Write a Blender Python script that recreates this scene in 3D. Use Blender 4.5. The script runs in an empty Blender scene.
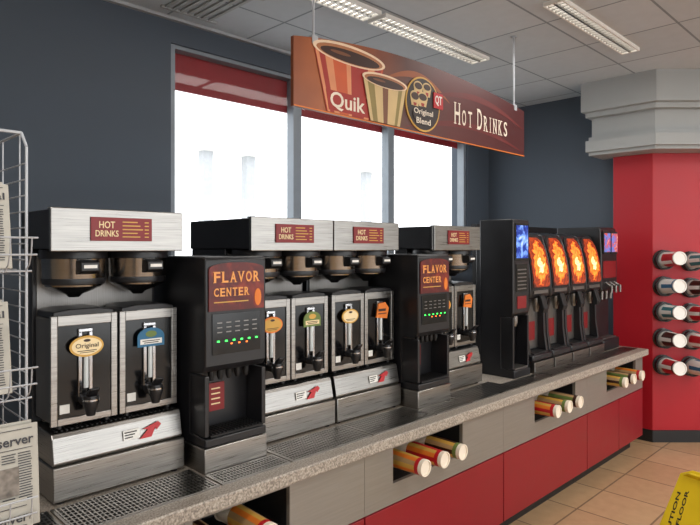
import bpy, bmesh, math, random
from mathutils import Vector, Matrix, Euler
random.seed(4)
S=bpy.context.scene; COL=S.collection
try:
    S.view_settings.view_transform='Standard'
except Exception: pass
def l1(v):
    v=v/255.0
    return v/12.92 if v<=0.04045 else ((v+0.055)/1.055)**2.4
def rgb(r,g,b): return (l1(r),l1(g),l1(b),1.0)
MATS={}
def mat(name,c=None,rough=.5,metal=0.0,es=0.0,vary=.06,scale=9,stretch=None,bump=0.0,ec=None,rv=.08):
    if name in MATS: return MATS[name]
    m=bpy.data.materials.new(name); m.use_nodes=True
    nt=m.node_tree; N=nt.nodes; L=nt.links; b=N['Principled BSDF']
    tc=N.new('ShaderNodeTexCoord'); no=N.new('ShaderNodeTexNoise'); no.inputs['Scale'].default_value=scale
    mp=N.new('ShaderNodeMapping')
    if stretch: mp.inputs['Scale'].default_value=stretch
    L.new(tc.outputs['Object'],mp.inputs['Vector']); L.new(mp.outputs['Vector'],no.inputs['Vector'])
    r=N.new('ShaderNodeValToRGB'); c=rgb(*c)
    r.color_ramp.elements[0].position=.3; r.color_ramp.elements[1].position=.7
    r.color_ramp.elements[0].color=tuple(v*(1-vary) for v in c[:3])+(1,)
    r.color_ramp.elements[1].color=tuple(min(1,v*(1+vary)) for v in c[:3])+(1,)
    L.new(no.outputs['Fac'],r.inputs['Fac']); L.new(r.outputs['Color'],b.inputs['Base Color'])
    mr=N.new('ShaderNodeMapRange'); mr.inputs['To Min'].default_value=max(0,rough-rv); mr.inputs['To Max'].default_value=min(1,rough+rv)
    L.new(no.outputs['Fac'],mr.inputs['Value']); L.new(mr.outputs['Result'],b.inputs['Roughness'])
    b.inputs['Metallic'].default_value=metal
    if es>0:
        b.inputs['Emission Strength'].default_value=es
        if ec: b.inputs['Emission Color'].default_value=rgb(*ec)
        else: L.new(r.outputs['Color'],b.inputs['Emission Color'])
    if bump>0:
        bp=N.new('ShaderNodeBump'); bp.inputs['Strength'].default_value=bump; bp.inputs['Distance'].default_value=.002
        L.new(no.outputs['Fac'],bp.inputs['Height']); L.new(bp.outputs['Normal'],b.inputs['Normal'])
    MATS[name]=m; return m
def ramp_mat(name,stops,texkind='noise',scale=3,rough=.5,es=0,dist=0,axis=None,rng=(0,1),detail=2):
    m=bpy.data.materials.new(name); m.use_nodes=True
    nt=m.node_tree; N=nt.nodes; L=nt.links; b=N['Principled BSDF']; b.inputs['Roughness'].default_value=rough
    tc=N.new('ShaderNodeTexCoord')
    r=N.new('ShaderNodeValToRGB')
    while len(r.color_ramp.elements)<len(stops): r.color_ramp.elements.new(.5)
    for e,(p,c) in zip(r.color_ramp.elements,stops): e.position=p; e.color=rgb(*c)
    if axis is not None:
        sx=N.new('ShaderNodeSeparateXYZ'); L.new(tc.outputs['Object'],sx.inputs[0])
        mr=N.new('ShaderNodeMapRange'); mr.inputs['From Min'].default_value=rng[0]; mr.inputs['From Max'].default_value=rng[1]
        L.new(sx.outputs[axis],mr.inputs['Value'])
        no=N.new('ShaderNodeTexNoise'); no.inputs['Scale'].default_value=scale; L.new(tc.outputs['Object'],no.inputs['Vector'])
        ad=N.new('ShaderNodeMath'); ad.operation='MULTIPLY_ADD'; ad.inputs[1].default_value=dist; L.new(no.outputs['Fac'],ad.inputs[0]); L.new(mr.outputs['Result'],ad.inputs[2])
        L.new(ad.outputs[0],r.inputs['Fac'])
    else:
        t=N.new('ShaderNodeTexNoise'); t.inputs['Detail'].default_value=detail; t.inputs['Distortion'].default_value=dist
        t.inputs['Scale'].default_value=scale
        L.new(tc.outputs['Object'],t.inputs['Vector'])
        L.new(t.outputs['Fac'],r.inputs['Fac'])
    L.new(r.outputs['Color'],b.inputs['Base Color'])
    if es>0:
        L.new(r.outputs['Color'],b.inputs['Emission Color']); b.inputs['Emission Strength'].default_value=es
    return m
def brick_mat(name,c1,c2,mortar,w,h,ms,rough=.5,off=0.0,rot=0,bump=0.3,dirt=.25):
    m=bpy.data.materials.new(name); m.use_nodes=True
    nt=m.node_tree; N=nt.nodes; L=nt.links; b=N['Principled BSDF']; b.inputs['Roughness'].default_value=rough
    tc=N.new('ShaderNodeTexCoord'); mp=N.new('ShaderNodeMapping'); mp.inputs['Rotation'].default_value=(0,0,rot)
    t=N.new('ShaderNodeTexBrick'); t.offset=off; t.inputs['Scale'].default_value=1
    t.inputs['Brick Width'].default_value=w; t.inputs['Row Height'].default_value=h; t.inputs['Mortar Size'].default_value=ms
    t.inputs['Color1'].default_value=rgb(*c1); t.inputs['Color2'].default_value=rgb(*c2); t.inputs['Mortar'].default_value=rgb(*mortar)
    L.new(tc.outputs['Object'],mp.inputs[0]); L.new(mp.outputs[0],t.inputs['Vector'])
    no=N.new('ShaderNodeTexNoise'); no.inputs['Scale'].default_value=14; no.inputs['Detail'].default_value=6
    L.new(tc.outputs['Object'],no.inputs['Vector'])
    mx=N.new('ShaderNodeMix'); mx.data_type='RGBA'; mx.blend_type='MULTIPLY'; mx.inputs[0].default_value=dirt
    L.new(t.outputs['Color'],mx.inputs[6]); L.new(no.outputs['Fac'],mx.inputs[7]); L.new(mx.outputs[2],b.inputs['Base Color'])
    bp=N.new('ShaderNodeBump'); bp.inputs['Strength'].default_value=bump; bp.inputs['Distance'].default_value=.003; bp.invert=True
    L.new(t.outputs['Fac'],bp.inputs['Height']); L.new(bp.outputs['Normal'],b.inputs['Normal'])
    return m

class M:
    def __init__(s): s.bm=bmesh.new(); s.mi=0
    def m(s,i): s.mi=i; return s
    def add(s,verts,faces):
        vs=[s.bm.verts.new(v) for v in verts]
        for f in faces:
            fc=s.bm.faces.new([vs[i] for i in f]); fc.material_index=s.mi
        return s
    def box(s,x0,x1,y0,y1,z0,z1):
        v=[(x0,y0,z0),(x1,y0,z0),(x1,y1,z0),(x0,y1,z0),(x0,y0,z1),(x1,y0,z1),(x1,y1,z1),(x0,y1,z1)]
        return s.add(v,[(0,3,2,1),(4,5,6,7),(0,1,5,4),(1,2,6,5),(2,3,7,6),(3,0,4,7)])
    def cone(s,p0,p1,r0,r1=None,n=20,caps=True):
        if r1 is None: r1=r0
        p0=Vector(p0); p1=Vector(p1); d=(p1-p0).normalized()
        u=d.orthogonal().normalized(); w=d.cross(u)
        vs=[];
        for p,r in ((p0,r0),(p1,r1)):
            for i in range(n):
                a=2*math.pi*i/n; vs.append(p+u*(r*math.cos(a))+w*(r*math.sin(a)))
        fs=[(i,(i+1)%n,n+(i+1)%n,n+i) for i in range(n)]
        if caps: fs+= [tuple(reversed(range(n))),tuple(range(n,2*n))]
        return s.add(vs,fs)
    def lathe(s,prof,p=(0,0,0),d=(0,0,1),n=24):
        p=Vector(p); d=Vector(d).normalized(); u=d.orthogonal().normalized(); w=d.cross(u)
        vs=[]
        for r,h in prof:
            for i in range(n):
                a=2*math.pi*i/n; vs.append(p+d*h+u*(r*math.cos(a))+w*(r*math.sin(a)))
        fs=[]
        for k in range(len(prof)-1):
            for i in range(n):
                fs.append((k*n+i,k*n+(i+1)%n,(k+1)*n+(i+1)%n,(k+1)*n+i))
        fs.append(tuple(reversed(range(n)))); fs.append(tuple(range((len(prof)-1)*n,len(prof)*n)))
        return s.add(vs,fs)
    def prism(s,pts,ax,a,b):
        f={'x':lambda t,p:(t,p[0],p[1]),'y':lambda t,p:(p[0],t,p[1]),'z':lambda t,p:(p[0],p[1],t)}[ax]
        n=len(pts); vs=[f(a,p) for p in pts]+[f(b,p) for p in pts]
        return s.add(vs,[tuple(reversed(range(n))),tuple(range(n,2*n))]+[(i,(i+1)%n,n+(i+1)%n,n+i) for i in range(n)])
    def tube(s,pts,r,n=6):
        for a,b in zip(pts[:-1],pts[1:]): s.cone(a,b,r,r,n)
        return s
    def obj(s,name,mats,parent=None,loc=(0,0,0),rot=None,bev=0,smooth=True,label=None,cat=None,kind=None,group=None,rn=True):
        if rn: bmesh.ops.recalc_face_normals(s.bm,faces=s.bm.faces)
        me=bpy.data.meshes.new(name); s.bm.to_mesh(me); s.bm.free()
        if not isinstance(mats,(list,tuple)): mats=[mats]
        for m_ in mats: me.materials.append(m_)
        if smooth:
            for p in me.polygons: p.use_smooth=True
            try: me.set_sharp_from_angle(angle=.6)
            except Exception: pass
        o=bpy.data.objects.new(name,me); COL.objects.link(o); o.location=loc
        if rot: o.rotation_euler=rot
        if parent: o.parent=parent
        if bev>0:
            md=o.modifiers.new('bevel','BEVEL'); md.width=bev; md.segments=2; md.limit_method='ANGLE'; md.angle_limit=.7
        tag(o,label,cat,kind,group); return o
def tag(o,label=None,cat=None,kind=None,group=None):
    if label: o['label']=label
    if cat: o['category']=cat
    if kind: o['kind']=kind
    if group: o['group']=group
def empty(name,loc,label,cat,group=None,rot=None):
    o=bpy.data.objects.new(name,None); o.empty_display_size=.05; COL.objects.link(o); o.location=loc
    if rot: o.rotation_euler=rot
    tag(o,label,cat,None,group); return o
def text(t,name,parent,mt,cx,y,cz,W,H,rot=(math.pi/2,0,0),shear=0,ext=.0006,label=None,bold=0):
    cu=bpy.data.curves.new(name,'FONT'); cu.body=t; cu.align_x='CENTER'; cu.extrude=.02; cu.shear=shear; cu.resolution_u=3; cu.offset=bold
    tmp=bpy.data.objects.new('tmp_text',cu); COL.objects.link(tmp)
    dg=bpy.context.evaluated_depsgraph_get(); dg.update()
    me=bpy.data.meshes.new_from_object(tmp.evaluated_get(dg))
    bpy.data.objects.remove(tmp)
    xs=[v.co.x for v in me.vertices]; ys=[v.co.y for v in me.vertices]
    x0,x1,y0,y1=min(xs),max(xs),min(ys),max(ys)
    for v in me.vertices:
        v.co.x=(v.co.x-(x0+x1)/2)*W/(x1-x0); v.co.y=(v.co.y-(y0+y1)/2)*H/(y1-y0); v.co.z=ext*(1 if v.co.z>0 else -1)
    me.materials.clear(); me.materials.append(mt); me.name=name
    o=bpy.data.objects.new(name,me); COL.objects.link(o); o.location=(cx,y,cz); o.rotation_euler=rot; o.parent=parent
    if label: o['label']=label
    return o
FEET={'H':(0,1),'N':(0,),'K':(0,1),'R':(0,1),'D':(0,),'T':(.5,),'I':(.5,),'F':(0,),'L':(0,),'A':(0,1),'E':(0,),'V':()}
HEADS={'H':(0,1),'N':(0,1),'K':(0,1),'R':(0,),'D':(0,),'I':(.5,),'F':(0,),'L':(0,),'V':(0,1),'E':(0,)}
def serif(chars,x,wch,zb,h,gap,par,mt,y=-.0015,st=.016,name='sign_lettering',bold=.006):
    sm=M(); t=h*.04+.0005
    for c in chars:
        w1=wch*(.42 if c=='I' else 1)
        text(c,name,par,mt,x+w1/2,y,zb+h/2,w1*(.32 if c=='I' else 1),h,bold=bold)
        for fs,z0 in ((FEET.get(c,()),zb),(HEADS.get(c,()),zb+h-t)):
            for f in fs:
                px=x+w1*f+(st*.35 if f==0 else -st*.35 if f==1 else 0)
                sm.box(px-st*.75,px+st*.75,y-.0007,y+.0006,z0,z0+t)
        x+=w1+gap
    if len(sm.bm.verts): sm.obj('letter_serif',mt,par,smooth=False)
    return x

# ------------------------------------------------------------ materials
steel=mat('brushed_steel',(160,157,153),.30,1.0,vary=.2,scale=6,stretch=(1,1,60),rv=.08)
steel2=mat('satin_steel',(134,131,128),.40,.9,vary=.14,scale=6,stretch=(60,1,1))
funm=mat('basket_steel',(165,163,161),.20,1.0,vary=.1,scale=8,stretch=(1,1,40),rv=.06)
blk=mat('black_plastic',(26,26,29),.36,vary=.2)
blk2=mat('black_matte',(16,16,18),.6,vary=.2)
pan=mat('drip_pan_gray',(44,43,42),.5,.3,vary=.2)
gloss=mat('black_gloss',(10,10,12),.15,vary=.1,rv=.04)
chrome=mat('chrome',(190,190,193),.16,1,vary=.03,rv=.04)
redplq=mat('plaque_red',(128,18,24),.4)
cream=mat('cream_print',(240,218,172),.5,vary=.03)
ivory=mat('ivory_print',(236,224,206),.5,vary=.03)
white=mat('white_print',(232,230,224),.5,vary=.03)
redp=mat('bright_red',(184,24,34),.4)
orange=mat('orange_print',(222,120,38),.5)
gold=mat('gold_print',(206,160,72),.45)
goldtext=mat('orange_gold_print',(236,160,84),.45)
tan=mat('tan_print',(176,142,98),.5)
blue=mat('blue_print',(40,104,142),.5)
teal=mat('teal_print',(40,120,128),.5)
green=mat('green_print',(104,124,62),.5)
dkbrown=mat('coffee_brown',(52,24,14),.4)
ledg=mat('led_green',(60,255,90),.4,es=3)
ledo=mat('led_amber',(255,110,40),.4,es=3)
glassy=mat('sight_tube',(210,215,215),.15,vary=.03)
wallm=mat('wall_paint_slate',(72,81,92),.75,vary=.04,scale=3,bump=.1)
redwall=mat('wall_paint_red',(168,10,28),.5,vary=.04,scale=3)
soff=mat('soffit_gray',(158,161,161),.6,vary=.03,scale=3)
lightwall=mat('wall_paint_light',(180,176,166),.8,vary=.03,scale=3)
blkbase=mat('baseboard_black',(22,22,24),.5)
framem=mat('window_frame_metal',(128,136,144),.5,.2)
reddoor=mat('laminate_red',(134,18,32),.34,vary=.05)
graypan=mat('laminate_gray',(142,137,130),.36,.4,vary=.06,scale=4,stretch=(1,1,30))
wire=mat('wire_white',(180,183,188),.4,.4)
paper=mat('newsprint',(172,168,158),.8,vary=.08,scale=30)
ink=mat('newsprint_ink',(60,60,65),.8)
yellow=mat('yellow_plastic',(222,190,18),.45)
lamp=mat('lamp_diffuser',(255,250,240),.5,es=1.8,vary=.01)
granite=ramp_mat('granite_speckle',[(0,(66,60,56)),(.38,(128,119,110)),(.52,(160,150,138)),(.7,(192,182,170)),(1,(224,216,204))],'noise',scale=150,rough=.38,detail=3)
ceilm=brick_mat('ceiling_tile',(192,198,203),(186,193,198),(134,140,146),.61,.61,.008,rough=.9,bump=.3,dirt=.12)
floorm=brick_mat('floor_tile',(196,162,124),(184,148,112),(138,114,90),.42,.42,.006,rough=.26,rot=0)
pave=mat('pavement_concrete',(205,205,203),.9)
pale=mat('canopy_paint',(168,171,175),.6)

# ------------------------------------------------------------ room shell
ZC=3.19; YW=3.5; XE=5.65
M().box(-3,9.5,-5,YW+.2,-.1,0).obj('floor',floorm,kind='structure',smooth=False,label='tan ceramic tile floor with thin grout lines')
M().box(-3,9.5,-5,YW+.2,ZC,ZC+.1).obj('ceiling',ceilm,kind='structure',smooth=False,label='suspended ceiling of pale gray square tiles')
WX0,WX1,WZ0,WZ1=1.87,5.24,1.55,3.03
w=M(); w.box(-3,WX0,YW,YW+.2,0,ZC); w.box(WX0,WX1,YW,YW+.2,0,WZ0); w.box(WX1,XE+.1,YW,YW+.2,0,ZC); w.box(WX0,WX1,YW,YW+.2,WZ1,ZC)
w.obj('wall_back',wallm,kind='structure',smooth=False,label='slate gray painted wall around storefront windows')
M().box(XE,XE+.1,2.13,YW,0,ZC).obj('wall_right',wallm,kind='structure',smooth=False,label='slate gray painted end wall')
M().box(-3.1,-3,-5,YW,0,ZC).obj('wall_left',lightwall,kind='structure',smooth=False,label='light painted side wall')
w=M(); w.box(-3,9.5,-5.1,-5,0,.25); w.box(-3,9.5,-5.1,-5,2.95,ZC); w.box(-3,-2.6,-5.1,-5,.25,2.95); w.box(9.1,9.5,-5.1,-5,.25,2.95)  # behind the camera, unseen; openings shaped to bring sky light onto the ceiling
for x_ in (-1.4,0.1,1.7,3.2,4.8,6.4,7.8): w.box(x_-.12,x_+.12,-5.1,-5,.25,2.95)
w.obj('wall_front',lightwall,kind='structure',smooth=False,label='unseen shop front wall with wide openings added to let daylight in')
M().box(9.5,9.6,-5,YW,0,ZC).obj('wall_far',lightwall,kind='structure',smooth=False,label='light painted far wall')
colp=[(5.56,2.13),(5.56,1.79),(6.35,1.0),(6.9,1.0),(7.4,1.5),(7.4,2.13)]
M().prism(colp,'z',0,2.545).obj('wall_column',redwall,kind='structure',smooth=False,bev=.004,label='faceted red painted column wall')
bb=[(5.548,2.13),(5.548,1.785),(6.345,.988),(6.905,.988),(7.412,1.495),(7.412,2.13)]
M().prism(bb,'z',0,.105).obj('baseboard_column',blkbase,kind='structure',smooth=False,label='black rubber baseboard around red column')
def offp(o):
    k=.414*o
    ye=2.16+k
    return [(5.56-o,ye),(5.56-o,1.79-k),(6.35-k,1.0-o),(6.9+k,1.0-o),(7.4+o,1.5-k),(7.4+o,2.125),(5.645,2.125),(5.645,ye)]
sf=M()
sf.prism(offp(.32),'z',2.93,ZC); sf.prism(offp(.27),'z',2.885,2.93); sf.prism(offp(.20),'z',2.71,2.885); sf.prism(offp(.235),'z',2.675,2.71); sf.prism(offp(.27),'z',2.575,2.675); sf.prism(offp(.235),'z',2.545,2.575)
sf.obj('trim_1',soff,kind='structure',smooth=False,label='stepped gray faceted soffit crown above red column')
M().box(-3,WX0-.3,YW-.015,YW,0,.1).obj('baseboard_back',blkbase,kind='structure',smooth=False)
M().box(-3,XE,YW-.03,YW,ZC-.02,ZC).obj('trim_2',mat('grid_metal',(170,173,176),.5),kind='structure',smooth=False,label='metal wall angle at ceiling edge')
gm=bpy.data.materials.new('window_glass'); gm.use_nodes=True; nt=gm.node_tree; nt.nodes.clear()
o_=nt.nodes.new('ShaderNodeOutputMaterial'); mx=nt.nodes.new('ShaderNodeMixShader'); tr=nt.nodes.new('ShaderNodeBsdfTransparent'); gl=nt.nodes.new('ShaderNodeBsdfGlossy'); gl.inputs['Roughness'].default_value=.03
mx.inputs[0].default_value=.015; nt.links.new(tr.outputs[0],mx.inputs[1]); nt.links.new(gl.outputs[0],mx.inputs[2]); nt.links.new(mx.outputs[0],o_.inputs[0])
fascia=mat('awning_red',(138,26,34),.6,vary=.15,scale=3)
xs=[WX0,2.945,4.05,WX1]
for i in range(3):
    a,b=xs[i],xs[i+1]
    f=M(); t=.04
    f.box(a,a+t,YW+.02,YW+.10,WZ0,WZ1); f.box(b-t,b,YW+.02,YW+.10,WZ0,WZ1); f.box(a+t,b-t,YW+.02,YW+.10,WZ0,WZ0+.05); f.box(a+t,b-t,YW+.02,YW+.10,WZ1-.025,WZ1)
    wo=f.obj('window_%d'%(i+1),framem,kind='structure',smooth=False,label='tall storefront window with gray metal frame')
    M().box(a+t,b-t,YW+.055,YW+.061,WZ0+.05,WZ1-.025).obj('glass_pane',gm,wo,smooth=False)
M().box(WX0,WX1,YW+.105,YW+.13,2.765,3.03).obj('trim_3',fascia,kind='structure',smooth=False,label='red band across top of the windows')
# exterior
M().box(-10,40,YW+.3,40,-.12,-.1).obj('pavement',pave,kind='structure',smooth=False,label='pale concrete forecourt outside')
cn=empty('fuel_canopy',(0,15,0),'pale gray forecourt canopy posts outside the window','canopy')
for px in (9.2,10.7,16.0):
    M().box(px-.16,px+.16,.01,.29,-.1,4.55).obj('post',pale,cn)
M().box(8.6,11.6,-.3,.6,4.55,4.75).obj('canopy_beam',white,cn)
M().box(15.4,17.4,-.3,.6,4.55,4.75).obj('canopy_beam',white,cn)

# ------------------------------------------------------------ ceiling lights
def fixture(x0,x1,y0,y1,lab):
    r=empty('ceiling_light',(x0,y0,ZC),lab,'ceiling light','recessed ceiling lights')
    L_=x1-x0; W_=y1-y0
    h=M(); h.box(0,L_,0,.012,-.024,0); h.box(0,L_,W_-.012,W_,-.024,0); h.box(0,.012,.012,W_-.012,-.024,0); h.box(L_-.012,L_,.012,W_-.012,-.024,0)
    h.obj('housing',white,r,smooth=False)
    M().box(.012,L_-.012,.012,W_-.012,-.008,-.002).obj('lamp_panel',lamp,r,smooth=False)
    lv=M(); n=int(L_/.045)
    for i in range(1,n): lv.box(i*L_/n-.004,i*L_/n+.004,.012,W_-.012,-.024,-.009)
    lv.box(.012,L_-.012,W_/2-.006,W_/2+.006,-.024,-.009)
    lv.obj('louver',steel,r,smooth=False)
fixture(1.55,2.75,2.47,2.63,'slim louvered ceiling light near the windows')
fixture(2.79,4.0,2.47,2.63,'slim louvered ceiling light near the windows')
fixture(3.35,4.6,1.57,1.70,'slim louvered ceiling light above the counter')
for (fx,fy) in ((-1,.3),(2.6,-.9),(5,-.9),(2.6,-3),(5,-3),(0,-2.2)):
    fixture(fx,fx+1.2,fy,fy+.25,'slim louvered ceiling light over the shop floor')
vm=M()
for i in range(7): vm.box(i*.05,i*.05+.02,0,.5,-.012,-.001)
vm.box(-.02,.37,-.02,0,-.014,0); vm.box(-.02,.37,.5,.52,-.014,0)
vm.obj('air_vent',soff,loc=(1.75,2.85,ZC),smooth=False,label='slatted gray metal ceiling air vent',cat='air vent')

# ------------------------------------------------------------ worktop + cabinets
YF=1.73; ZT=.86
M().box(.05,5.28,YF,2.85,ZT-.05,ZT).obj('worktop',granite,bev=.006,smooth=False,label='long speckled gray-brown stone worktop under the drink machines',cat='worktop')
def cabinet(x0,x1,doors,hole,lab):
    r=empty('base_cabinet',(x0,1.78,0),lab,'cabinet','counter base cabinets')
    W_=x1-x0; g=.001
    b=M(); b.box(g,.02,.02,1.0,.12,.808); b.box(W_-.02,W_-g,.02,1.0,.12,.808); b.box(.02,W_-.02,.02,1.0,.12,.14); b.box(.02,W_-.02,.98,1.0,.14,.808)
    b.obj('carcass',blk2,r,smooth=False)
    M().box(g,W_-g,.10,.115,0,.12).obj('toe_kick',blkbase,r,smooth=False)
    f=M(); z0,z1=.528,.808
    if hole:
        h0,h1=hole[0]-x0,hole[1]-x0; a0,a1=.62,.782
        f.box(g,h0,0,.02,z0,z1); f.box(h1,W_-g,0,.02,z0,z1); f.box(h0,h1,0,.02,z0,a0); f.box(h0,h1,0,.02,a1,z1)
    else: f.box(g,W_-g,0,.02,z0,z1)
    f.obj('fascia_panel',graypan,r,smooth=False,label='gray metallic fascia panel')
    if hole:
        k=M(); t=.006
        k.box(h0-t,h0,.021,.3,a0-t,a1+t); k.box(h1,h1+t,.021,.3,a0-t,a1+t); k.box(h0,h1,.021,.3,a0-t,a0); k.box(h0,h1,.021,.3,a1,a1+t); k.box(h0-t,h1+t,.3,.306,a0-t,a1+t)
        k.obj('cup_recess',blk2,r,smooth=False,label='black recessed cup opening')
    for d0,d1 in doors:
        M().box(d0-x0+.004,d1-x0-.004,-.002,.018,.128,.522).obj('door',reddoor,r,bev=.002,smooth=False,label='red laminate door')
    return r
cabinet(.05,1.0,[(.05,.52),(.52,1.0)],None,'gray and red counter base cabinet at the newspaper end')
cabinet(1.0,1.87,[(1.0,1.87)],(1.03,1.45),'gray and red base cabinet with cup opening under the brewers')
cabinet(1.87,3.03,[(1.87,3.03)],(2.06,2.62),'wide gray and red base cabinet with three cups')
cabinet(3.03,4.17,[(3.03,4.17)],(3.40,3.98),'wide gray and red base cabinet with cup opening')
cabinet(4.17,5.28,[(4.17,4.76),(4.76,5.28)],(4.52,5.12),'gray and two-door red base cabinet beside red column')

def cup(loc,rot,L_,r0,r1,sl,band,lab,group,mend=None,endm=None):
    r=empty('paper_cup',loc,lab,'paper cup',group,rot)
    def R(t): return r0+(r1-r0)*t
    M().lathe([(r0,0),(r0*1.05,.004),(r0*1.03,.010),(R(.1),.012),(R(.3),L_*.3)],(0,0,0),(0,-1,0),24).obj('cup_rim',mend or white,r)
    m=M(); m.lathe([(R(.3),L_*.3),(R(.86),L_*.86)],(0,0,0),(0,-1,0),24)
    m.bm.faces.ensure_lookup_table()
    for i in range(24): m.bm.faces[i].material_index=(i//2)%len(sl)
    m.obj('cup_sleeve_print',sl,r)
    M().lathe([(R(.86),L_*.86),(R(.93),L_*.93)],(0,0,0),(0,-1,0),24).obj('cup_band_print',band,r)
    M().lathe([(R(.93),L_*.93),(r1*1.03,L_-.004),(r1*1.02,L_),(r1*.88,L_),(r1*.86,L_-.006)],(0,0,0),(0,-1,0),24).obj('cup_base',mend or white,r)
    M().lathe([(r1*.85,L_-.010),(r1*.85,L_-.0065)],(0,0,0),(0,-1,0),24).obj('cup_bottom_disc',endm or mend or white,r)
    return r
deck=[([tan,green,tan,dkbrown],dkbrown,ivory,tan,'tan and green'),([tan,gold,orange],redp,ivory,ivory,'gold'),([orange,redp,gold],redp,ivory,orange,'orange and red'),([tan,dkbrown,gold],green,ivory,tan,'brown')]
kx=0
for hx in ((1.095,1.275),(2.165,2.315,2.465),(3.50,3.66,3.82),(4.62,4.79,4.97)):
    for j,cx in enumerate(hx):
        c=deck[(kx+j)%4]
        cup((cx,1.97,.692),(0,0,0),.30,.045,.038,c[0],c[1],'%s striped paper cup lying in a counter cup opening'%c[4],'paper cups in counter openings',c[2],c[3])
    kx+=1

def grate(x0,x1,y0,y1):
    g=M(); z=ZT
    g.box(x0,x1,y0,y0+.008,z,z+.006); g.box(x0,x1,y1-.008,y1,z,z+.006); g.box(x0,x0+.008,y0+.008,y1-.008,z,z+.006); g.box(x1-.008,x1,y0+.008,y1-.008,z,z+.006)
    n=int((x1-x0)/.014)
    for i in range(1,n): 
        xx=x0+i*(x1-x0)/n; g.box(xx-.0024,xx+.0024,y0+.008,y1-.008,z+.002,z+.005)
    nn=max(4,int((y1-y0)/.022))
    for j in range(1,nn):
        yy=y0+(y1-y0)*j/nn; g.box(x0+.008,x1-.008,yy-.002,yy+.002,z+.003,z+.0052)
    r=g.obj('drip_grate',steel,smooth=False,label='long slotted metal drip grate set into stone worktop',cat='drip grate',group='drip grates along the worktop')
    M().box(x0+.004,x1-.004,y0+.004,y1-.004,z+.0003,z+.0015).obj('drip_pan',pan,r,smooth=False)
for a,b,y1 in ((.25,.645,2.01),(.655,1.15,2.01),(1.16,1.47,1.918),(1.48,1.94,2.01),(1.95,2.41,2.01),(2.42,2.73,1.918),(2.74,3.24,2.01),(3.25,3.66,1.92),(3.67,4.26,1.92),(4.27,4.86,1.92),(4.87,5.22,1.92)):
    grate(a,b,1.80,y1)

# ------------------------------------------------------------ coffee brewers
def brewer(x0,depth,lab,w_=.47):
    Y=2.06
    r=empty('coffee_brewer',(x0,Y,ZT),lab,'coffee brewer','double coffee brewers')
    b=M(); b.box(0,w_,-.03,depth,.012,.125)
    b.obj('base_housing',steel,r,bev=.004)
    for fx in (.03,w_-.03):
        for fy in (0,depth-.04): M().cone((fx,fy,0),(fx,fy,.014),.014,.014,12).obj('foot',blk,r)
    M().prism([(-.020,.135),(-.004,.215),(.004,.228),(.195,.232),(.195,.126),(-.014,.126)],'x',.004,w_-.004).obj('drip_tray',steel,r,bev=.003,smooth=False,label='stainless sloped drip tray')
    g=M()
    for i in range(26): 
        xx=.02+i*(w_-.04)/26; g.box(xx,xx+.006,.006,.05,.2325,.236)
    g.obj('tray_grill',blk2,r,smooth=False)
    M().box(.006,w_-.006,.20,depth-.005,.126,.84).obj('back_column',blk,r,bev=.003,smooth=False)
    M().box(.02,w_-.02,.194,.20,.40,.82).obj('splash_panel',steel2,r,smooth=False,label='brushed splash panel')
    M().box(0,w_,.006,depth,.84,.972).obj('hood',blk,r,bev=.004,smooth=False)
    h=M(); h.box(-.002,w_+.002,-.012,.006,.832,.978); h.box(-.002,w_+.002,.006,.02,.972,.978)
    h.obj('hood_face',steel,r,bev=.003,smooth=False,label='brushed stainless hood face')
    cx=w_*.5; px=.11
    M().box(cx-px,cx+px,-.018,-.012,.868,.950).obj('price_plaque',redplq,r,bev=.001,smooth=False,label='dark red price plaque')
    text('HOT','plaque_text',r,cream,cx-.055,-.019,.924,.055,.024,bold=.01)
    text('DRINKS','plaque_text',r,cream,cx-.055,-.019,.894,.08,.022,bold=.01)
    ln=M()
    for j in range(5):
        z=.935-j*.013; ln.box(cx+.0,cx+.055+.01*((j*7)%3),-.0188,-.018,z-.002,z+.002); ln.box(cx+.082,cx+.097,-.0188,-.018,z-.002,z+.002)
    ln.obj('price_lines',gold,r,smooth=False)
    for cxx in (w_*.25,w_*.75):
        fu=M(); fu.lathe([(.104,.0),(.108,-.006),(.108,-.022),(.105,-.028),(.102,-.110),(.094,-.128),(.06,-.145),(.03,-.156),(.018,-.168),(.014,-.168)],(cxx,.115,.838),(0,0,1),32)
        fo=fu.obj('brew_funnel',funm,r,label='round polished steel brew basket')
        M().lathe([(.110,-.0),(.112,-.004),(.112,-.030),(.1095,-.032)],(cxx,.115,.838),(0,0,1),32).obj('funnel_ring',blk,fo)
        M().lathe([(.1035,-.100),(.1050,-.105),(.1020,-.120),(.098,-.122)],(cxx,.115,.838),(0,0,1),32).obj('funnel_lower_ring',blk,fo)
        hh=M(); hh.prism([(.03,.800),(-.008,.802),(-.032,.795),(-.034,.765),(-.012,.755),(.03,.752)],'x',cxx-.03,cxx+.03)
        hh.obj('funnel_handle',blk,fo,bev=.003)
        M().box(cxx-.022,cxx+.022,-.0365,-.0345,.775,.786).obj('funnel_label',white,fo)
    tl=empty('tray_label',(w_*.66,-.0145,.178),None,None); tl.parent=r; tl.rotation_euler=(math.radians(-11),0,0)
    M().box(-.072,-.012,-.003,0,-.018,.016).obj('label_plate',white,tl,smooth=False)
    M().prism([(-.015,-.024),(.02,.004),(-.002,.008),(.06,.026),(.072,.014),(.052,-.004),(.048,.006),(.03,-.024)],'y',-.005,-.0032).obj('red_arrow',redp,tl,smooth=False)
    lt=M()
    for j in range(3): lt.box(-.068,-.022-.008*j,-.0035,-.003,.006-j*.009,.010-j*.009)
    lt.obj('label_lines',blk2,tl,smooth=False)
    return r
def ellipse(m,cx,cz,rx,rz,y0,y1,n=28):
    return m.prism([(cx+rx*math.cos(2*math.pi*i/n),cz+rz*math.sin(2*math.pi*i/n)) for i in range(n)],'y',y0,y1)
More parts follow.
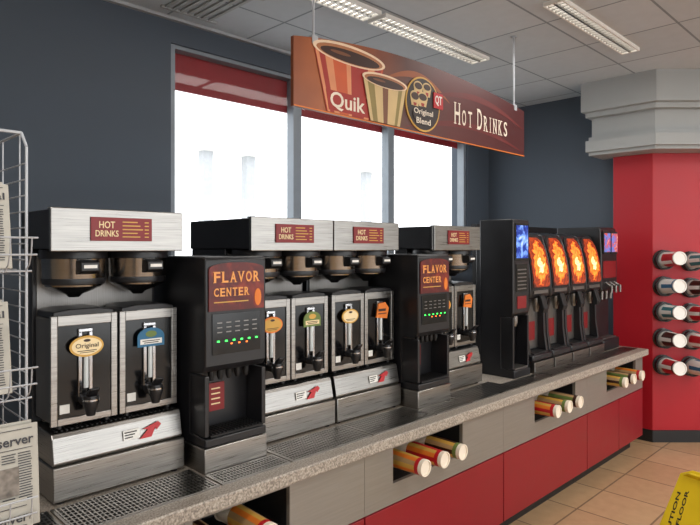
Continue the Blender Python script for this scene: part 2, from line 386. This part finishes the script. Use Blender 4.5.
def server(X,style,lab):
    r=empty('coffee_server',(X,2.075,ZT+.236),lab,'coffee server','thermal coffee servers on the brewers')
    H=.40; wd=.112
    M().box(-wd+.004,wd-.004,.014,.165,.02,H-.03).obj('body',steel2,r,bev=.006)
    fp=M(); fp.box(-wd,-wd+.022,0,.014,.012,H-.02); fp.box(wd-.022,wd,0,.014,.012,H-.02); fp.box(-wd+.022,wd-.022,0,.014,H-.055,H-.02); fp.box(-wd+.022,wd-.022,0,.014,.012,.035)
    fp.obj('front_frame',steel,r,bev=.002,smooth=False,label='brushed stainless front frame')
    M().box(-wd+.022,wd-.022,.006,.0135,.035,H-.055).obj('front_panel',gloss,r,smooth=False,label='glossy black front panel')
    M().prism([(-wd+.006,H-.03),(-wd+.012,H-.008),(-.05,H),(.05,H),(wd-.012,H-.008),(wd-.006,H-.03)],'y',.008,.165).obj('lid',blk,r,bev=.004)
    for a in (-.08,.08):
        for b in (.02,.145): M().cone((a,b,0),(a,b,.022),.012,.012,12).obj('foot',blk,r)
    M().cone((0,-.006,.13),(0,-.006,.245),.008,.008,14).obj('sight_glass',glassy,r)
    sg=M(); sg.box(-.024,-.011,-.004,.0055,.10,.32); sg.box(.011,.024,-.004,.0055,.10,.32); sg.box(-.024,.024,-.004,.0055,.32,.332)
    sg.obj('gauge_guard',chrome,r,bev=.002)
    fa=M(); fa.cone((0,.006,.088),(0,-.04,.088),.021,.019,16); fa.lathe([(.024,.022),(.027,.0),(.020,-.022),(.014,-.045),(.010,-.045)],(0,-.048,.088),(0,0,1),18)
    fo=fa.obj('faucet',blk,r)
    hd=M(); hd.prism([(-.044,.105),(-.056,.105),(-.085,.135),(-.08,.142),(-.05,.122)],'x',-.016,.016); hd.obj('faucet_handle',blk,fo,bev=.003)
    M().lathe([(.028,0),(.028,.006)],(0,-.048,.094),(0,0,1),18).obj('faucet_collar',chrome,fo)
    if style[0]=='oval':
        m=M(); ellipse(m,0,.272,.057,.036,-.014,-.010); lb=m.obj('flavor_label',style[1],r,smooth=False,label='oval flavor label')
        m=M(); ellipse(m,0,.272,.050,.029,-.0152,-.014); m.obj('label_face',style[2],lb,smooth=False)
        m=M(); m.box(-.032,.032,-.016,-.0152,.256,.2585); m.box(-.024,.024,-.016,-.0152,.2505,.2525); ellipse(m,0,.292,.012,.005,-.016,-.0152,12); m.obj('label_lines',dkbrown,lb,smooth=False)
        if style[3]: text(style[3],'label_text',lb,dkbrown,0,-.0165,.273,.076,.020)
    elif style[0]=='hex':
        P=[(-.052,.245),(.052,.245)]+[(.052*math.cos(math.pi*i/12),.280+.034*math.sin(math.pi*i/12)) for i in range(13)]
        m=M(); m.prism(P,'y',-.014,-.010); lb=m.obj('flavor_label',style[1],r,smooth=False,label='arched flavor label')
        m=M(); m.box(-.042,.042,-.0152,-.014,.254,.273); m.obj('label_face',style[2],lb,smooth=False)
        m=M(); m.box(-.034,.034,-.016,-.0152,.265,.268); m.box(-.028,.028,-.016,-.0152,.258,.261); m.obj('label_lines',dkbrown,lb,smooth=False)
        m=M(); ellipse(m,0,.291,.022,.012,-.0152,-.014,16); m.obj('label_mark',green if style[1] is not green else gold,lb,smooth=False)
    else:
        m=M(); m.prism([(-.044,.249),(.039,.240),(.053,.294),(.026,.325),(-.026,.320)],'y',-.016,-.010); lb=m.obj('flavor_label',style[1],r,smooth=False,label='bright tag shaped flavor label')
        m=M(); m.box(-.03,.033,-.0172,-.016,.265,.27); m.box(-.028,.028,-.0172,-.016,.28,.293); m.obj('label_lines',style[2],lb,smooth=False)
    M().box(-.082,-.05,.0045,.006,.05,.08).obj('notice_sticker',white,r,smooth=False)
    return r
XA,XB1,XB2,XD=.671,1.463,1.945,2.735
brewer(XA,.30,'stainless and black double coffee brewer beside newspaper rack')
brewer(XB1,.49,'stainless and black double coffee brewer beside flavor machine')
brewer(XB2,.49,'stainless and black double coffee brewer in the middle of the bar')
brewer(XD,.30,'stainless and black double coffee brewer beside tall dispenser')
sv=[(XA,('oval',gold,cream,'Original'),('hex',blue,white),'gold oval','blue arched'),
    (XB1,('oval',orange,gold,None),('hex',green,cream),'orange oval','green arched'),
    (XB2,('oval',gold,cream,None),('tag',orange,dkbrown),'gold oval','orange tag'),
    (XD,('oval',gold,orange,None),('tag',orange,dkbrown),'gold oval','orange tag')]
for X,a,b,la,lb in sv:
    server(X+.119,a,'stainless and black thermal coffee server with %s label'%la)
    server(X+.351,b,'stainless and black thermal coffee server with %s label'%lb)

# ------------------------------------------------------------ flavor machines
hdr=ramp_mat('header_art',[(0,(54,12,12)),(.5,(92,18,16)),(.66,(134,40,22)),(1,(190,96,46))],'noise',scale=8,rough=.4,dist=2.2)
def flavor(x0,lab):
    w_=.280
    r=empty('flavored_drink_machine',(x0,1.93,ZT),lab,'drink machine','flavored drink machines')
    M().box(-.004,w_+.004,-.004,.42,.0,.095).obj('plinth',steel,r,bev=.004,label='stainless plinth')
    M().prism([(.012,.812),(0,.80),(0,.40),(.02,.375),(.11,.365),(.11,.135),(-.004,.13),(-.004,.096),(.42,.096),(.42,.812)],'x',0,w_).obj('body',blk,r,bev=.006)
    for a_,b_ in ((0,.02),(w_-.02,w_)): M().box(a_,b_,.0,.109,.135,.364).obj('side_cheek',blk,r,bev=.004,smooth=False)
    M().prism([(.014,.605),(w_-.014,.605),(w_-.014,.765)]+[(w_/2+(w_/2-.014)*math.cos(t*math.pi/10),.765+.024*math.sin(t*math.pi/10)) for t in range(1,10)]+[(.014,.765)],'y',-.006,-.0005).obj('header_panel',hdr,r,smooth=False,label='maroon illuminated header artwork')
    serif('FLAVOR',.034,.0275,.712,.042,.0085,r,goldtext,y=-.0075,st=.008,name='header_text',bold=.02)
    serif('CENTER',.034,.021,.660,.032,.0065,r,goldtext,y=-.0075,st=.006,name='header_text',bold=.02)
    ic=M(); ellipse(ic,w_-.044,.650,.016,.034,-.0075,-.006,16); ic.obj('header_emblem',orange,r,smooth=False)
    M().box(.035,.19,-.0072,-.006,.636,.640).obj('header_rule',gold,r,smooth=False)
    M().box(.03,w_-.03,-.004,-.0005,.44,.595).obj('keypad',gloss,r,bev=.001,smooth=False)
    m=M()
    for i in range(6):
        xx=.05+i*.035; m.box(xx,xx+.010,-.0055,-.004,.487,.493)
    m.obj('led_row',ledg,r,smooth=False)
    m=M()
    for i in range(3):
        xx=.11+i*.035; m.box(xx,xx+.008,-.0055,-.004,.475,.48)
    m.obj('led_row',ledo,r,smooth=False)
    m=M()
    for j in range(3):
        for i in range(5):
            xx=.05+i*.04; m.box(xx,xx+.022,-.005,-.004,.522+j*.018,.526+j*.018)
    m.obj('keypad_print',steel2,r,smooth=False)
    m=M()
    for i in range(5):
        xx=w_/2-.08+i*.04; m.lathe([(.013,0),(.013,-.03),(.008,-.045),(.005,-.045)],(xx,.055,.378),(0,0,1),12)
    m.obj('nozzle',blk2,r)
    lb=M().box(w_/2-.06,w_/2+.01,.102,.109,.20,.31).obj('recess_label',redplq,r,smooth=False,label='small dark red recess label')
    m=M()
    for j in range(4): m.box(w_/2-.05,w_/2-.01,.101,.102,.285-j*.02,.29-j*.02)
    m.obj('label_lines',cream,lb,smooth=False)
    m=M(); m.box(.02,w_-.02,-.01,.108,.1355,.142)
    for i in range(14): m.box(.03+i*.0165,.036+i*.0165,-.002,.10,.142,.146)
    m.obj('drip_tray',blk2,r,smooth=False)
flavor(1.168,'black flavored drink machine with maroon header and keypad')
flavor(2.433,'black flavored drink machine with maroon header between brewers')

# ------------------------------------------------------------ tall black dispenser with screen
scr=ramp_mat('screen_blue',[(0,(6,10,40)),(.45,(20,46,130)),(.6,(100,140,220)),(1,(240,244,255))],'noise',scale=14,rough=.2,es=1.0,dist=1)
scr2=ramp_mat('screen_mixed',[(0,(30,30,90)),(.45,(90,110,180)),(.55,(170,60,60)),(1,(240,230,220))],'noise',scale=16,rough=.2,es=.8,dist=1)
r=empty('touchscreen_dispenser',(3.44,1.95,ZT),'tall black drink dispenser with glowing blue screen','drink dispenser')
M().prism([(.01,1.035),(0,1.02),(0,.42),(.02,.40),(.09,.39),(.09,.06),(-.01,.05),(-.01,.0),(.25,.0),(.25,1.035)],'x',0,.21).obj('body',blk,r,bev=.006)
for a_,b_ in ((0,.018),(.192,.21)): M().box(a_,b_,.0,.089,.056,.395).obj('side_cheek',blk,r,bev=.004,smooth=False)
M().box(.035,.185,-.006,-.0005,.78,.995).obj('screen',scr,r,smooth=False)
M().box(.02,.197,-.004,-.0003,.765,1.008).obj('screen_bezel',gloss,r,smooth=False)
M().box(.035,.18,-.004,-.0005,.56,.74).obj('menu_panel',gloss,r,smooth=False)
m=M()
for i in range(6): m.box(.05,.165,-.005,-.004,.575+i*.025,.583+i*.025)
m.obj('menu_lines',steel2,r,smooth=False)
M().box(.05,.165,-.004,-.0005,.45,.53).obj('price_label',redplq,r,smooth=False)
m=M(); m.lathe([(.022,0),(.022,-.04),(.012,-.07),(.008,-.07)],(.105,.05,.395),(0,0,1),16); m.obj('nozzle',steel2,r)
m=M(); m.box(.02,.19,.0,.085,.052,.062); m.obj('drip_tray',steel2,r,smooth=False)

# ------------------------------------------------------------ cappuccino dispensers
def art_material():
    m=bpy.data.materials.new('coffee_swirl_art'); m.use_nodes=True
    nt=m.node_tree; N=nt.nodes; L=nt.links; b=N['Principled BSDF']; b.inputs['Roughness'].default_value=.3
    tc=N.new('ShaderNodeTexCoord')
    mp=N.new('ShaderNodeMapping'); mp.inputs['Location'].default_value=(-.145*8.5,0,-.74*5.4); mp.inputs['Scale'].default_value=(8.5,0,5.4)
    L.new(tc.outputs['Object'],mp.inputs[0]); ln=N.new('ShaderNodeVectorMath'); ln.operation='LENGTH'; L.new(mp.outputs[0],ln.inputs[0])
    no=N.new('ShaderNodeTexNoise'); no.inputs['Scale'].default_value=16; no.inputs['Distortion'].default_value=1.0; L.new(tc.outputs['Object'],no.inputs['Vector'])
    ma=N.new('ShaderNodeMath'); ma.operation='MULTIPLY_ADD'; ma.inputs[1].default_value=.9; L.new(no.outputs['Fac'],ma.inputs[0]); L.new(ln.outputs['Value'],ma.inputs[2])
    mu=N.new('ShaderNodeMath'); mu.operation='MULTIPLY'; mu.inputs[1].default_value=16.0; L.new(ma.outputs[0],mu.inputs[0])
    si=N.new('ShaderNodeMath'); si.operation='SINE'; L.new(mu.outputs[0],si.inputs[0])
    ad=N.new('ShaderNodeMath'); ad.operation='MULTIPLY_ADD'; ad.inputs[1].default_value=.08; L.new(si.outputs[0],ad.inputs[0])
    dv=N.new('ShaderNodeMath'); dv.operation='MULTIPLY'; dv.inputs[1].default_value=.48; L.new(ma.outputs[0],dv.inputs[0]); L.new(dv.outputs[0],ad.inputs[2])
    r=N.new('ShaderNodeValToRGB')
    st=[(.26,(255,226,166)),(.38,(248,164,64)),(.50,(220,98,26)),(.64,(132,42,16)),(.80,(56,18,12))]
    while len(r.color_ramp.elements)<len(st): r.color_ramp.elements.new(.5)
    for e,(p,c) in zip(r.color_ramp.elements,st): e.position=p; e.color=rgb(*c)
    L.new(ad.outputs[0],r.inputs['Fac'])
    L.new(r.outputs['Color'],b.inputs['Base Color']); L.new(r.outputs['Color'],b.inputs['Emission Color']); b.inputs['Emission Strength'].default_value=.9
    return m
art=art_material()
def capp(x0,lab):
    w_=.280
    r=empty('cappuccino_dispenser',(x0,1.97,ZT),lab,'drink dispenser','row of lit cappuccino dispensers')
    def fy(z): return -.015+.075*max(0,(z-.56)/.37)**2.2
    prof=[(.15,.955),(.09,.952)]+[(fy(z),z) for z in (.935,.91,.88,.84,.80,.75,.70,.64,.58)]+[(-.015,.53),(.0,.50),(.07,.48),(.07,.13),(-.03,.12),(-.035,.10),(-.035,.075),(.42,.075),(.42,.955)]
    M().prism(prof,'x',.0,w_).obj('body',blk,r,bev=.010)
    M().box(0.002,w_-.002,-.045,.42,.0,.074).obj('plinth',steel,r,bev=.003,smooth=False,label='stainless plinth')
    for a_,b_ in ((0,.03),(w_-.03,w_)):
        M().prism([(-.004,.121),(.015,.25),(.02,.40),(-.008,.498),(.069,.48),(.069,.131)],'x',a_,b_).obj('side_cheek',blk,r,bev=.004,smooth=False)
    def arch(off,wx0,wx1,z0,z1,name,mt,par,lb=None):
        n=18; m=M(); pts=[]
        for k in range(n+1):
            z=z0+(z1-z0)*k/n; t=k/n
            ins=.0 if t<.72 else (1-math.sqrt(max(0,1-((t-.72)/.28)**2)))*.5*(wx1-wx0)*.55
            pts.append((z,wx0+ins,wx1-ins))
        vs=[];fs=[]
        for z,xa,xb in pts: vs+= [(xa,fy(z)-off,z),(xb,fy(z)-off,z),(xb,fy(z)-off+.004,z),(xa,fy(z)-off+.004,z)]
        for k in range(n):
            b=4*k
            for q in range(4): fs.append((b+q,b+(q+1)%4,b+4+(q+1)%4,b+4+q))
        fs.append((0,1,2,3)); fs.append((4*n,4*n+1,4*n+2,4*n+3))
        m.add(vs,fs); return m.obj(name,mt,par,smooth=True,label=lb)
    arch(.008,.010,w_-.010,.565,.935,'panel_frame',blk2,r,'curved dark panel frame')
    arch(.013,.024,w_-.024,.578,.920,'lit_panel',art,r,'glowing orange coffee swirl panel')
    M().box(.04,w_-.04,-.021,-.0155,.533,.556).obj('flavor_strip',steel2,r,smooth=False,label='metal flavor name strip')
    M().lathe([(.034,0),(.034,-.03),(.024,-.055),(.016,-.095),(.012,-.095)],(w_/2,.02,.50),(0,0,1),18).obj('nozzle',steel2,r)
    M().prism([(-.016,.46),(-.016,.515),(-.032,.52),(-.060,.43),(-.050,.40),(-.035,.40)],'x',w_/2-.032,w_/2+.032).obj('tap_handle',blk2,r,bev=.004)
    M().box(.032,w_-.032,.0635,.0695,.14,.47).obj('splash_panel',steel2,r,smooth=False,label='brushed steel splash panel')
    M().box(w_/2-.06,w_/2+.06,.060,.063,.2,.33).obj('splash_label',redplq,r,smooth=False,label='small red instruction label')
    M().box(.035,w_-.035,-.02,.062,.1205,.128).obj('drip_tray',blk2,r,smooth=False)
for i,x0 in enumerate((3.680,3.976,4.272,4.568)):
    capp(x0,'black cappuccino dispenser with glowing orange swirl panel')
r=empty('creamer_dispenser',(4.87,1.96,ZT),'black dispenser with small lit screens beside the red column','drink dispenser')
M().prism([(.03,1.02),(.01,1.01),(.0,.80),(0,.50),(.07,.47),(.07,.10),(-.02,.09),(-.02,0),(.38,0),(.38,1.02)],'x',0,.33).obj('body',blk,r,bev=.008)
for a in (.02,.172):
    m=M(); m.box(a,a+.138,-.012,-.001,.80,.985); b=m.obj('screen_case',blk2,r,smooth=False)
    M().box(a+.008,a+.13,-.016,-.0125,.815,.97).obj('screen',scr2,r,smooth=False)
for a in (.08,.17,.26):
    m=M(); m.cone((a,.03,.49),(a,.03,.42),.016,.012,12); m.cone((a,.0,.56),(a,-.05,.53),.012,.012,12); m.cone((a,-.05,.54),(a,-.05,.48),.012,.010,12); m.obj('tap',steel2,r)
M().box(.02,.31,.0,.065,.0905,.10).obj('drip_tray',steel2,r,smooth=False)
M().box(.03,.30,-.003,-.0005,.60,.74).obj('info_panel',redplq,r,smooth=False)
m=M(); m.box(0,1.4,0,.05,.0,.05)
for i in range(7): m.cone((.1+i*.2,.025,-.1),(.1+i*.2,.025,.0),.008,.008,8)
m.box(0.05,1.35,.0,.05,-.13,-.1)
for xx in (.0,1.37): m.box(xx,xx+.03,.01,.04,-.99,.0)
m.obj('utility_rail',blk2,loc=(4.05,2.62,1.85),label='dark utility rail with lines behind the dispensers',cat='rail')

# ------------------------------------------------------------ hanging sign
sy=2.10; sx=1.733; sz=2.36; SW=2.125
sg=empty('hanging_sign',(sx,sy,sz),'long arched brown and red hot drinks sign hung from ceiling','sign')
def top(u): t=u/SW; return .322+.085*4*t*(1-t)*(1.15-.3*t)
N_=32
pts=[(0,0),(SW,0)]+[(SW*(1-i/N_),top(SW*(1-i/N_))) for i in range(N_+1)]
bg=ramp_mat('sign_gradient',[(0,(94,44,28)),(.18,(166,92,50)),(.34,(122,64,38)),(.5,(76,34,24)),(.68,(86,24,20)),(1,(70,12,17))],axis='X',rng=(0,SW),scale=4,dist=.2,rough=.4)
M().prism(pts,'y',0,.02).obj('board',bg,sg,smooth=False)
bd=M(); bd.prism([(0,0),(SW,0),(SW,.006),(0,.006)],'y',-.0025,-.0003)
bd.obj('lower_border',orange,sg,smooth=False)
def swoosh(u0,u1,f0,f1,mt,y):
    m=M(); n=20
    for i in range(n):
        a=u0+(u1-u0)*i/n; b=u0+(u1-u0)*(i+1)/n; s=i/n; t=(i+1)/n
        w0=.004+.035*math.sin(math.pi*s); w1=.004+.035*math.sin(math.pi*t)
        z0=f0+(f1-f0)*s+.07*math.sin(math.pi*s); z1=f0+(f1-f0)*t+.07*math.sin(math.pi*t)
        m.prism([(a,z0),(b,z1),(b,z1+w1),(a,z0+w0)],'y',y-.0004,y)
    m.obj('swoosh_art',mt,sg,smooth=False)
swoosh(.62,1.22,.25,.22,mat('swoosh_amber',(150,80,40),.5),-.0005)
swoosh(.80,2.08,.02,.03,mat('swoosh_wine',(100,26,24),.5),-.0001)
swoosh(1.0,2.1,.23,.19,mat('swoosh_wine',(100,26,24),.5),-.0006)
def artcup(xt0,xt1,xb0,xb1,zt,zb,cols_,frac,name,y,ez):
    m=M(); n=24; seq=[]
    for i in range(n):
        t=(i+.5)/n; k=0
        for q,f in enumerate(frac):
            if t>f: k=q
        seq.append(k)
    for i in range(n):
        a=.5-.5*math.cos(math.pi*i/n); b=.5-.5*math.cos(math.pi*(i+1)/n)
        m.m(seq[i]); m.prism([(xb0+(xb1-xb0)*a,zb),(xb0+(xb1-xb0)*b,zb),(xt0+(xt1-xt0)*b,zt-ez*math.sqrt(max(0,1-(2*b-1)**2))),(xt0+(xt1-xt0)*a,zt-ez*math.sqrt(max(0,1-(2*a-1)**2)))],'y',y-.001,y)
    c=m.obj(name,cols_,sg,smooth=False)
    cx=(xt0+xt1)/2; rx=(xt1-xt0)/2
    m=M(); ellipse(m,cx,zt,rx*1.03,ez,y-.0025,y-.0012); m.obj('cup_rim_art',mat('rim_cream',(232,206,176),.5),c,smooth=False)
    m=M(); ellipse(m,cx,zt-.003,rx*.94,ez*.8,y-.0036,y-.0026); m.obj('cup_inside_art',mat('inside_tan',(170,110,70),.5),c,smooth=False)
    m=M(); ellipse(m,cx,zt-.009,rx*.84,ez*.62,y-.0046,y-.0037); m.obj('coffee_art',dkbrown,c,smooth=False)
    m=M(); ellipse(m,cx-rx*.3,zt-.004,rx*.28,ez*.16,y-.0052,y-.0047); m.obj('coffee_sheen_art',o6,c,smooth=False)
o1=mat('art_orange',(200,88,44),.5); o2=mat('art_red',(160,42,32),.5); o3=mat('art_peach',(216,140,96),.5); o4=mat('art_olive',(140,122,66),.5); o5=mat('art_straw',(206,178,126),.5); o6=mat('art_brown',(118,72,44),.5)
artcup(.12,.62,.205,.55,.312,.0085,[o2,o3,o2,o3,o1,o3,o2,o3,o2,o1,o2],[0,.07,.15,.25,.33,.45,.52,.66,.74,.86,.93],'striped_cup_art',-.003,.050)
artcup(.45,.80,.505,.745,.232,.0085,[o6,o5,o4,o5,o6,o5,o4,o5,o4],[0,.10,.22,.32,.46,.56,.70,.80,.92],'striped_cup_art',-.0088,.036)
M().prism([(.218,.018),(.50,.018),(.50,.115),(.198,.115)],'y',-.0055,-.0042).obj('cup_band_art',o2,sg,smooth=False)
text('Quik','sign_lettering',sg,ivory,.348,-.0064,.066,.245,.09,bold=.015)
m=M(); ellipse(m,.955,.168,.158,.156,-.006,-.0005,36); m.obj('emblem_ring',gold,sg,smooth=False,label='gold emblem ring')
edk=mat('emblem_dark',(34,18,14),.4)
m=M(); ellipse(m,.955,.168,.148,.146,-.0075,-.006,36); m.obj('emblem_disc',edk,sg,smooth=False)
cc=[(.875,.20,.042,.034),(.905,.262,.042,.030),(.985,.268,.040,.028),(.945,.205,.046,.032)]
m=M(); [ellipse(m,a,b,c,d,-.0095-i*.0002,-.0082) for i,(a,b,c,d) in enumerate(cc)]
for a,b,c,d in cc: m.prism([(a-c*.7,b-.052),(a+c*.7,b-.052),(a+c,b),(a-c,b)],'y',-.0092,-.0082)
m.obj('emblem_cups',[o5],sg,smooth=False)
m=M()
for a,b,c,d in cc: m.prism([(a-c*.25,b-.050),(a+c*.25,b-.050),(a+c*.35,b-d),(a-c*.35,b-d)],'y',-.0100,-.0098)
m.obj('emblem_cup_stripes',o2,sg,smooth=False)
m=M(); [ellipse(m,a,b+.002,c*.78,d*.62,-.0112,-.0099) for a,b,c,d in cc]; m.obj('emblem_coffee',dkbrown,sg,smooth=False)
m=M(); ellipse(m,.955,.102,.10,.052,-.0118,-.0113); m.obj('emblem_band',edk,sg,smooth=False)
text('Original','sign_lettering',sg,ivory,.95,-.0126,.118,.175,.040,bold=.01)
text('Blend','sign_lettering',sg,ivory,.95,-.0126,.070,.13,.034,bold=.01)
M().box(1.045,1.135,-.0132,-.0080,.165,.255).obj('logo_square',redp,sg,smooth=False)
text('QT','sign_lettering',sg,white,1.09,-.0142,.21,.066,.06,bold=.02)
x=serif('H',1.27,.056,.108,.132,.024,sg,ivory); x=serif('OT',x,.042,.108,.098,.026,sg,ivory)
x+=.035; x=serif('D',x,.053,.108,.132,.024,sg,ivory); x=serif('RINKS',x,.042,.108,.098,.026,sg,ivory)
for u in (.13,2.0):
    z1=ZC-sz
    m=M(); m.cone((u,.01,top(u)-.005),(u,.01,z1-.01),.006,.006,10); m.lathe([(.02,0),(.02,.012)],(u,.01,z1-.012),(0,0,1),14); m.box(u-.018,u+.018,-.004,.024,top(u)-.03,top(u)+.01)
    m.obj('hanging_rod',wire,sg,label='thin pale metal rod')

# ------------------------------------------------------------ cups on red column
wd_=[([redp,redp,white],redp,white,white,'red and white'),([white,blue,white],blue,white,white,'white and blue'),([white,teal],teal,white,white,'white and teal'),([dkbrown,white,dkbrown],dkbrown,white,tan,'brown and white'),([redp,white,redp],dkbrown,white,redp,'red striped')]
for ti,t in enumerate((.085,.325)):
    for zi,z in enumerate((1.605,1.373,1.15,.917,.684)):
        z=z+(.0 if ti==0 else -.012)
        px,py=5.56+t/math.sqrt(2),1.79-t/math.sqrt(2)
        n=(-.7071,-.7071)
        lid=M(); lid.lathe([(.088,0),(.088,.012),(.080,.016),(.080,.06),(.085,.065),(.074,.067),(.074,.02),(.001,.019)],(0,-.0008,0),(0,-1,0),26)
        lid.obj('cup_holder',blk,loc=(px,py,z),rot=(0,0,math.radians(-45)),label='round black cup holder fixed to red column',cat='cup holder',group='cup holders on the red column')
        c=wd_[(zi+ti*2)%5]
        cup((px+n[0]*.022,py+n[1]*.022,z),(math.radians(-4),0,math.radians(-45)),.26,.068,.056,c[0],c[1],'%s paper cup in column holder'%c[4],'paper cups on the red column',c[2],c[3])

# ------------------------------------------------------------ newspaper rack
rk=empty('newspaper_rack',(0,0,0),'white wire newspaper rack holding folded papers beside the counter','rack')
RX=.35; RL=-.35; Y0,Y1=1.2,1.5; HZ=1.92
m=M()
for X in (RL,RX):
    m.tube([(X,Y1,0),(X,Y1,HZ-.03),(X,Y1-.03,HZ),(X,Y0+.03,HZ),(X,Y0,HZ-.03),(X,Y0,0)],.0026,8)
    z=.15
    while z<HZ-.03:
        m.tube([(X,Y0,z),(X,Y1,z)],.0014); z+=.03
    for yy in (1.24,1.35): m.tube([(X,yy,.15),(X,yy,HZ)],.0014)
m.tube([(RL,Y1-.03,HZ),(RX,Y1-.03,HZ)],.003); m.tube([(RL,Y0+.03,HZ),(RX,Y0+.03,HZ)],.003); m.tube([(RL,Y1,.05),(RX,Y1,.05)],.003)
m.obj('rack_frame',wire,rk)
for z in (1.66,1.43,1.20,.97,.74,.45):
    m=M()
    yb,yf=Y0+.08,Y0-.05
    for i in range(21):
        X=RL+.01+(RX-RL-.02)*i/20
        m.tube([(X,yb+.1,z+.2),(X,yb,z+.02),(X,yb-.02,z),(X,yf+.02,z),(X,yf,z+.012),(X,yf-.012,z+.035),(X,yf-.015,z+.06)],.0013,5)
    for (yy,zz) in ((yb+.1,z+.2),(yb-.02,z),(yf+.02,z),(yf-.015,z+.06),(yf-.010,z+.03)): m.tube([(RL,yy,zz),(RX,yy,zz)],.0018,6)
    m.obj('wire_pocket',wire,rk)
def news(z,thick,hh,title,lab,y_off=0,xr=.33,tilt=-14,tw=.15,fold=0):
    r=empty('newspaper',(0,Y0+y_off,z+.004),lab,'newspaper','folded newspapers in the rack',(math.radians(tilt),0,math.radians(fold)))
    m=M(); xl=xr-.28
    for i in range(7):
        a=i*thick/7; m.box(xl,xr-.006*(i%2)-.002*i,a,a+thick/7-.0012,.002*i,hh-.004*i+(.009 if i%2 else 0))
    m.obj('folded_sheets',paper,r,bev=.0015)
    text(title,'masthead',r,ink,xr-.008-tw/2,-.0012,hh-.026,tw,.017,bold=.01)
    m=M(); random.seed(int(z*100))
    m.box(xl+.01,xr-.01,-.001,-.0002,hh-.008,hh-.007); m.box(xl+.01,xr-.01,-.001,-.0002,hh-.042,hh-.041)
    for c in range(10):
        for j in range(int((hh-.06)/.0045)):
            if c in (7,8) and 3<j<17: continue
            cw=(xr-xl-.02)/10; X=xl+.012+c*cw; m.box(X,X+cw-.003-random.random()*.003,-.001,-.0002,hh-.050-j*.0045,hh-.0484-j*.0045)
    m.obj('print_columns',ink,r,smooth=False)
    M().box(xl+.20,xl+.247,-.0012,-.0002,hh-.122,hh-.072).obj('printed_photo',mat('printed_photo_gray',(120,112,104),.8,vary=.5,scale=60),r,smooth=False)
news(1.66,.03,.16,'Journal','folded newspaper in an upper wire pocket',.01,.33,-10,.08)
news(1.43,.03,.17,'Journal','folded newspaper in a middle wire pocket',.01,.33,-10,.08)
news(1.20,.05,.18,'Observer','thick folded newspaper with bold masthead',-.045,.360,-5,.088)
news(1.08,.03,.17,'Observer','thin folded newspaper slipped in front of another',-.062,.345,-3,.088)
news(.97,.05,.20,'Observer','folded newspaper below the bold one',-.035,.36,-3,.088)
news(.74,.05,.20,'Observer','folded newspaper in a low wire pocket',-.05,.36,-5,.088)

# ------------------------------------------------------------ caution floor sign
r=empty('caution_sign',(3.14,.79,0),'yellow folding caution floor sign with dark lettering','floor sign',None,(0,0,math.radians(-102)))
for s_ in (-1,1):
    a=math.radians(33)*s_
    e=empty('sign_panel',(0,0,.61),None,None); e.parent=r; e.rotation_euler=(-a,0,0)
    m=M(); m.prism([(-.16,-.70),(-.11,-.70),(-.09,-.64),(.09,-.64),(.11,-.70),(.16,-.70),(.10,0),(.05,.03),(-.05,.03),(-.10,0)],'y',-.012,.0)
    m.obj('panel_board',yellow,e,bev=.004,smooth=False)
    if s_>0:
        text('CAUTION','panel_text',e,blk2,-.078,-.0128,-.22,.26,.016,rot=(math.pi/2,-math.pi/2,0),bold=.02)
        text('WET FLOOR','panel_text',e,blk2,-.045,-.0128,-.22,.30,.016,rot=(math.pi/2,-math.pi/2,0),bold=.02)
# ------------------------------------------------------------ lights
def area(x,y,z,sx_,sy_,e,rot=(0,0,0),c=(1,.97,.93)):
    l=bpy.data.lights.new('shop_light','AREA'); l.shape='RECTANGLE'; l.size=sx_; l.size_y=sy_; l.energy=e; l.color=c
    o=bpy.data.objects.new('shop_light',l); COL.objects.link(o); o.location=(x,y,z); o.rotation_euler=rot
for x,y,e in ((-.4,.42,32),(3.2,-.78,44),(5.6,-.78,44),(3.2,-2.88,44),(5.6,-2.88,44),(.6,-2.08,40),(3.95,1.63,10),(3.4,2.55,7),(2.15,2.55,7)):
    area(x,y,ZC-.04,1.2,.25,e)
W=bpy.data.worlds.new('World'); S.world=W; W.use_nodes=True
W.node_tree.nodes['Background'].inputs[0].default_value=(.95,.98,1,1); W.node_tree.nodes['Background'].inputs[1].default_value=3.2
cam=bpy.data.cameras.new('camera'); co=bpy.data.objects.new('camera',cam); COL.objects.link(co)
co.location=(0,0,1.7); co.rotation_euler=(math.pi/2,0,-math.pi/4); cam.sensor_width=36; cam.lens=36*590/700; cam.shift_y=-13.5/700; cam.clip_start=.05
S.camera=co
